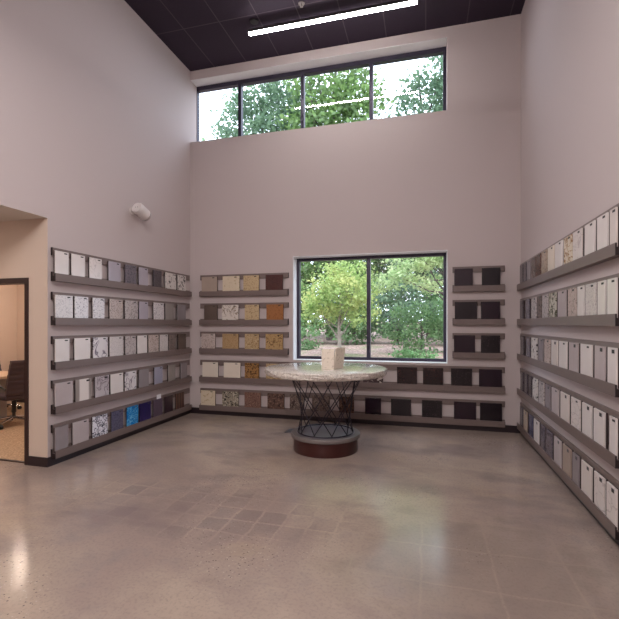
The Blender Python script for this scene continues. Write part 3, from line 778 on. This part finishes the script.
tree('leafy_bush', 'bright green low bush on the mulch outside right pane', 'bush', -.19, 11.25, .25,
     [(0, 0, .16, .5, .3, .14), (-.35, 0, .2, .3, .22, .14), (.35, -.05, .12, .3, .22, .1)], L_fern, 1300, .075, .06, .015, M_barkd, 15, 'shrubs outside the lower window', 8, .1)
for i, (x, y, r, mm, lab) in enumerate(((-7.3, 17.2, 1.5, L_dark, 'dark hedge shrub farthest left behind young maple'), (-5.2, 16.6, 1.4, L_mid, 'bushy hedge shrub just left of maple trunk, far behind'),
        (-3.0, 16.9, 1.5, L_dark, 'dark hedge shrub behind trunk of the young maple'), (-1.0, 16.5, 1.4, L_blue, 'blue-green hedge shrub behind the right pane tangle'), (1.2, 16.8, 1.5, L_dark, 'dark hedge shrub beyond right edge of the right pane'))):
    tree('hedge_shrub', lab, 'shrub', x, y, 1.5, [(0, 0, 1.5, r * .85, .8, 1.25), (.3, 0, .9, r * .8, .7, .8)], mm, 3600, .15, .17, .05, M_barkd, 60 + i, 'hedge shrubs outside', 8, .2)
# tall trees that reach up to the clerestory
tree('tall_tree', 'tall grey-green tree behind the two left clerestory panes', 'tree', -8.0, 20.0, 11.5,
     [(0, 0, 9.6, 2.1, 1.8, 3.2), (-.9, 0, 7.6, 1.6, 1.6, 2.4), (1.1, 0, 10.6, 1.5, 1.5, 2.7), (0, 0, 4.6, 2.2, 1.8, 2.0)], L_blue, 15000, .24, .30, .2, M_barkd, 21, TG, 12, .4)
tree('tall_tree', 'tall full green tree behind the third clerestory pane', 'tree', -4.2, 19.2, 12.5,
     [(0, 0, 11.6, 2.0, 1.8, 3.4), (-1.0, 0, 8.6, 1.6, 1.6, 2.4), (1.1, 0, 9.4, 1.4, 1.5, 2.7), (0, 0, 4.8, 2.2, 1.8, 2.2)], L_mid, 15000, .24, .30, .2, M_barkd, 22, TG, 12, .4)
tree('tall_tree', 'tall thin open-crowned tree behind the rightmost clerestory pane', 'tree', .2, 20.0, 11.5,
     [(-.2, 0, 10.2, 1.6, 1.4, 1.9), (1.3, 0, 11.6, 1.3, 1.3, 2.6), (-1.6, 0, 8.6, 1.0, 1.2, 1.6), (0, 0, 4.8, 2.2, 1.8, 2.0)], L_blue, 12500, .23, .3, .16, M_barkd, 23, TG, 12, .4)
for i, (x, y, hh, mm, lab) in enumerate(((-9.5, 24, 7.5, L_dark, 'dense dark green tree far back beyond the left pane edge'), (-6.3, 22, 7.4, L_mid, 'mid green bushy tree standing far behind young maple'),
        (-3.8, 23.5, 7.8, L_dark, 'dark green tree far back near the lower window mullion'), (-1.2, 22.5, 7.4, L_dark, 'dark green tree far back behind pale maple'), (1.6, 23, 7.6, L_mid, 'mid green tree far back at right pane edge'),
        (4.6, 24, 7.5, L_dark, 'dark green tree far back right of the lower window'))):
    tree('background_tree', lab, 'tree', x, y, hh * .8, [(0, 0, hh * .62, 1.9, 1.3, hh * .42), (.6, 0, hh * .35, 1.7, 1.2, hh * .28), (-.8, 0, hh * .4, 1.5, 1.2, hh * .3)], mm, 7500, .2, .25, .13, M_barkd, 40 + i, TG, 8, .25)

# ------------------------------------------------------------------ world, sun, camera
w = bpy.data.worlds.new('overcast'); S.world = w; w.use_nodes = True
nt = w.node_tree; bg = nt.nodes['Background']
bg.inputs[0].default_value = (.78, .86, 1.0, 1); bg.inputs[1].default_value = 3.4
sun = bpy.data.objects.new('sun', bpy.data.lights.new('sun', 'SUN')); COL.objects.link(sun)
sun.data.energy = 1.4; sun.data.angle = math.radians(12); sun.data.color = (1, .95, .86)
sun.rotation_euler = (math.radians(38), 0, math.radians(12))   # from behind the building, high

cam = bpy.data.cameras.new('camera'); co = bpy.data.objects.new('camera', cam); COL.objects.link(co)
co.location = (0, 0, 1.6); co.rotation_euler = (PI / 2, 0, math.radians(15.17))
cam.sensor_width = 36; cam.sensor_fit = 'HORIZONTAL'; cam.lens = 426 / 619 * 36
cam.shift_y = 14.5 / 619; cam.shift_x = 0
cam.clip_start = .05; cam.clip_end = 300
S.camera = co
S.view_settings.view_transform = 'Standard'; S.view_settings.look = 'None'
S.view_settings.exposure = 0.5; S.view_settings.gamma = 1; S.view_settings.use_curve_mapping = False
